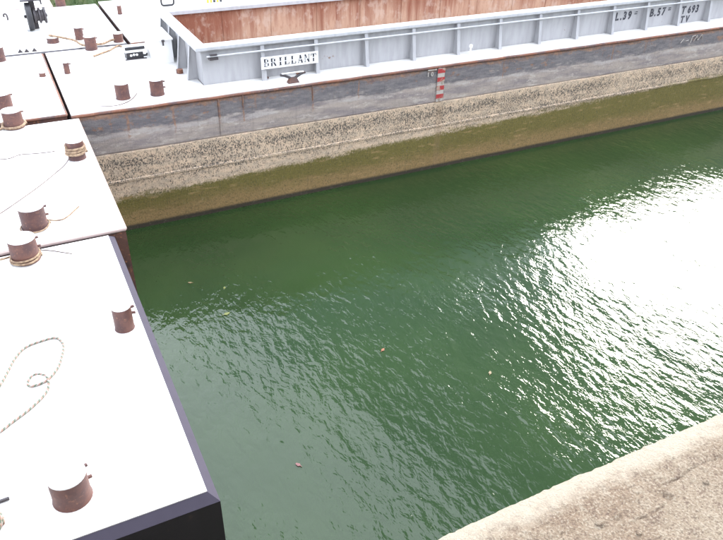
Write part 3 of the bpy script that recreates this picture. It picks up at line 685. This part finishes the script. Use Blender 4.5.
rope('multicoloured laid rope looping across the nearest white deck with an eye at its end',
     [(-40, 440), (-18, 412), (0, 387), (9, 371), (15.6, 359), (26.7, 347.8), (46.7, 340.4), (55.6, 338.7), (60, 340.5), (63.8, 346.7), (62, 357.8), (58, 369), (49, 380), (40, 385), (30, 388, .01), (28.5, 384.5, .02), (32, 379.5, .03), (37, 377, .03), (43, 378, .045), (48, 381, .055), (49.5, 385, .03), (47.8, 391, .0), (42, 399), (29, 411), (13, 423), (0, 433), (-30, 452), (-60, 460)], .0155, 'rope_fibre')
cc = on_z(-22, 534, DZ)
P = []
for lay in range(4):
    for k in range(40):
        a = 2 * math.pi * k / 40; rad = .215 + .012 * math.sin(3 * a + lay) - .006 * lay
        P.append(cc + Vector((rad * math.cos(a), rad * math.sin(a), .028 + .05 * (lay + k / 40))))
tag(link('rope_coil', MB().tube(P, .028, 8).mesh('rope_coil', 'rope_fibre', cc, True), None, cc), 'orange and green rope coiled at the bottom left corner of the nearest deck', 'rope')
a, b = on_z(-22, 507, DZ + .05), on_z(8.5, 496, DZ + .05)
a2 = a.copy(); b2_ = b.copy()
o = link('iron_rod', MB().tube([a, b2_], .018, 8).mesh('iron_rod', 'dark_iron', a, True), None, a); tag(o, 'short dark iron rod lying above the rope coil, bottom left', 'rod'); o.location.z -= .03
f0 = D(27.5, 264.5) + Vector((0, .20 * .85, 0))
coil('pale rope wound twice round the foot of the far bollard of the nearest barge', f0, .205, 2.2, .016, 'old_rope', .04, tail=[(f0.x - .3, f0.y + .1, DZ + .03), (f0.x - .9, f0.y + .25, DZ + .02), (f0.x - 1.6, f0.y + .1, DZ + .02)])
f0 = D(36.5, 231) + Vector((0, .20 * .85, 0))
coil('thin rope lying round the foot of the near bollard of the middle barge', f0, .22, 1.1, .012, 'old_rope', .01, tail=[(f0.x + .45, f0.y + .05, DZ + .012), (f0.x + .75, f0.y + .42, DZ + .012)])
f0 = D(78.5, 160.5) + Vector((0, .165 * .85, 0))
e0 = D(0, 215); e1 = D(40, 186)
coil('yellowish rope wrapped round the small bollard near the corner of the middle barge', f0 + Vector((0, 0, .08)), .166, 3.6, .026, 'old_rope', .05)
rope('thin dark line running across the middle deck from the wrapped bollard', [(74, 158, .12), (66, 165, .02), (56, 173), (40, 186), (22, 199), (0, 214), (-30, 232)], .008, 'thin_cord', name='line', cat='rope')
rope('thin slack cord lying across the top of the middle deck', [(-10, 160), (8, 159), (20, 155), (33, 154), (44, 153), (55, 151.5)], .008, 'thin_cord', name='line', cat='rope')
rope('thin cord on the nearest deck beside the rope-wrapped bollard', [(40, 250), (52, 251), (62, 252.5), (72, 254)], .007, 'thin_cord', name='line', cat='rope')
f0 = D(15, 129) + Vector((0, .20 * .85, 0))
coil('orange rope looped round the bollard at the top left of the middle barge', f0, .21, 1.5, .028, 'old_rope', .03, tail=[(f0.x - .3, f0.y - .15, DZ + .03), (f0.x - .9, f0.y - .1, DZ + .03)])
rope('thin wire curving round the foot of the left foredeck bollard of the hopper barge', [(96, 107), (108, 106.6), (118, 105.5), (127, 102.5), (133, 98.5), (137, 93.5)], .010, 'thin_cord', name='wire', cat='wire')
pA = D(54, 42); pB = D(92.5, 48); pC = D(119.5, 41)
rope('orange mooring rope strung between three bollards on the far barges', [Vector((pA.x - .1, pA.y - .05, DZ + .22)), Vector((pA.x + .5, pA.y - .35, DZ + .1)), Vector((pB.x - .25, pB.y + .05, DZ + .10)), Vector((pB.x, pB.y - .08, DZ + .12)), Vector((pB.x + .3, pB.y - .02, DZ + .10)), Vector((pC.x - .25, pC.y - .12, DZ + .08)), Vector((pC.x, pC.y - .12, DZ + .09))], .035, 'old_rope', px=False)
rope('pale yellow rope trailing beside the far foredeck bollards', [(94, 57), (102, 54), (110, 51), (114, 48.5), (119, 46.5), (123, 48)], .028, 'old_rope')

# ------------------------------------------------------------------ leaves on the water
def leaf(px, py, size, mat, label, rot):
    c = on_z(px, py, 0.0); P = []; n = 10
    out = [(math.cos(t) * (0.55 + .08 * math.sin(5 * t)), math.sin(t) * .34 * (1 + .2 * math.cos(3 * t))) for t in [2 * math.pi * k / n for k in range(n)]]
    top = [(u * size, v * size, .014 + .03 * size * (u * u)) for u, v in out]; bot = [(u * size, v * size, .006 + .03 * size * (u * u)) for u, v in out]
    m_ = MB().prism(bot, top).tube([(-.55 * size, 0, .014), (-.95 * size, .06 * size, .012)], .006 + .01 * size, 5)
    o = link('leaf', m_.mesh('leaf', mat), None, (c.x, c.y, 0)); o.rotation_euler.z = rot
    tag(o, label, 'leaf', 'leaves floating on the water')
leaf(383, 350, .085, 'leaf_orange', 'single orange leaf floating in the middle of the green water', .6)
leaf(227, 314, .12, 'leaf_yellow', 'yellow-green leaf floating at the top edge of the left glare', .2)
leaf(224.5, 288, .07, 'leaf_yellow', 'small yellow-green leaf floating in dark water above the larger yellow-green leaf', 1.2)
leaf(298, 465, .085, 'leaf_pink', 'pinkish red leaf floating below the orange leaf, nearer the left barge', 2.1)
leaf(490, 373, .08, 'leaf_brown', 'tiny pale leaf floating right of the orange leaf', .9)
leaf(190, 283, .08, 'leaf_brown', 'small brown leaf floating in the dark water near the middle barge corner', 2.6)

# ------------------------------------------------------------------ grit on the quay
for (px, py, r, label) in ((600, 523, .010, 'small concrete pebble lying on the quay near the bottom of the picture'), (639, 533, .007, 'tiny pebble on the quay concrete, right of the larger pebble'), (706, 482, .007, 'tiny pebble on the quay concrete at the right edge')):
    c = on_z(px, py, QZ); bm = bmesh.new(); bmesh.ops.create_icosphere(bm, subdivisions=2, radius=r)
    for v in bm.verts:
        v.co *= 1 + .35 * noise.noise(v.co * 90 + c * 7); v.co.x *= 1.5; v.co.z = v.co.z * .6 + r * .3
    me = bpy.data.meshes.new('pebble'); bm.to_mesh(me); bm.free(); me.materials.append(M['quay_concrete'])
    tag(link('pebble', me, None, c), label, 'pebble', 'pebbles on the quay')
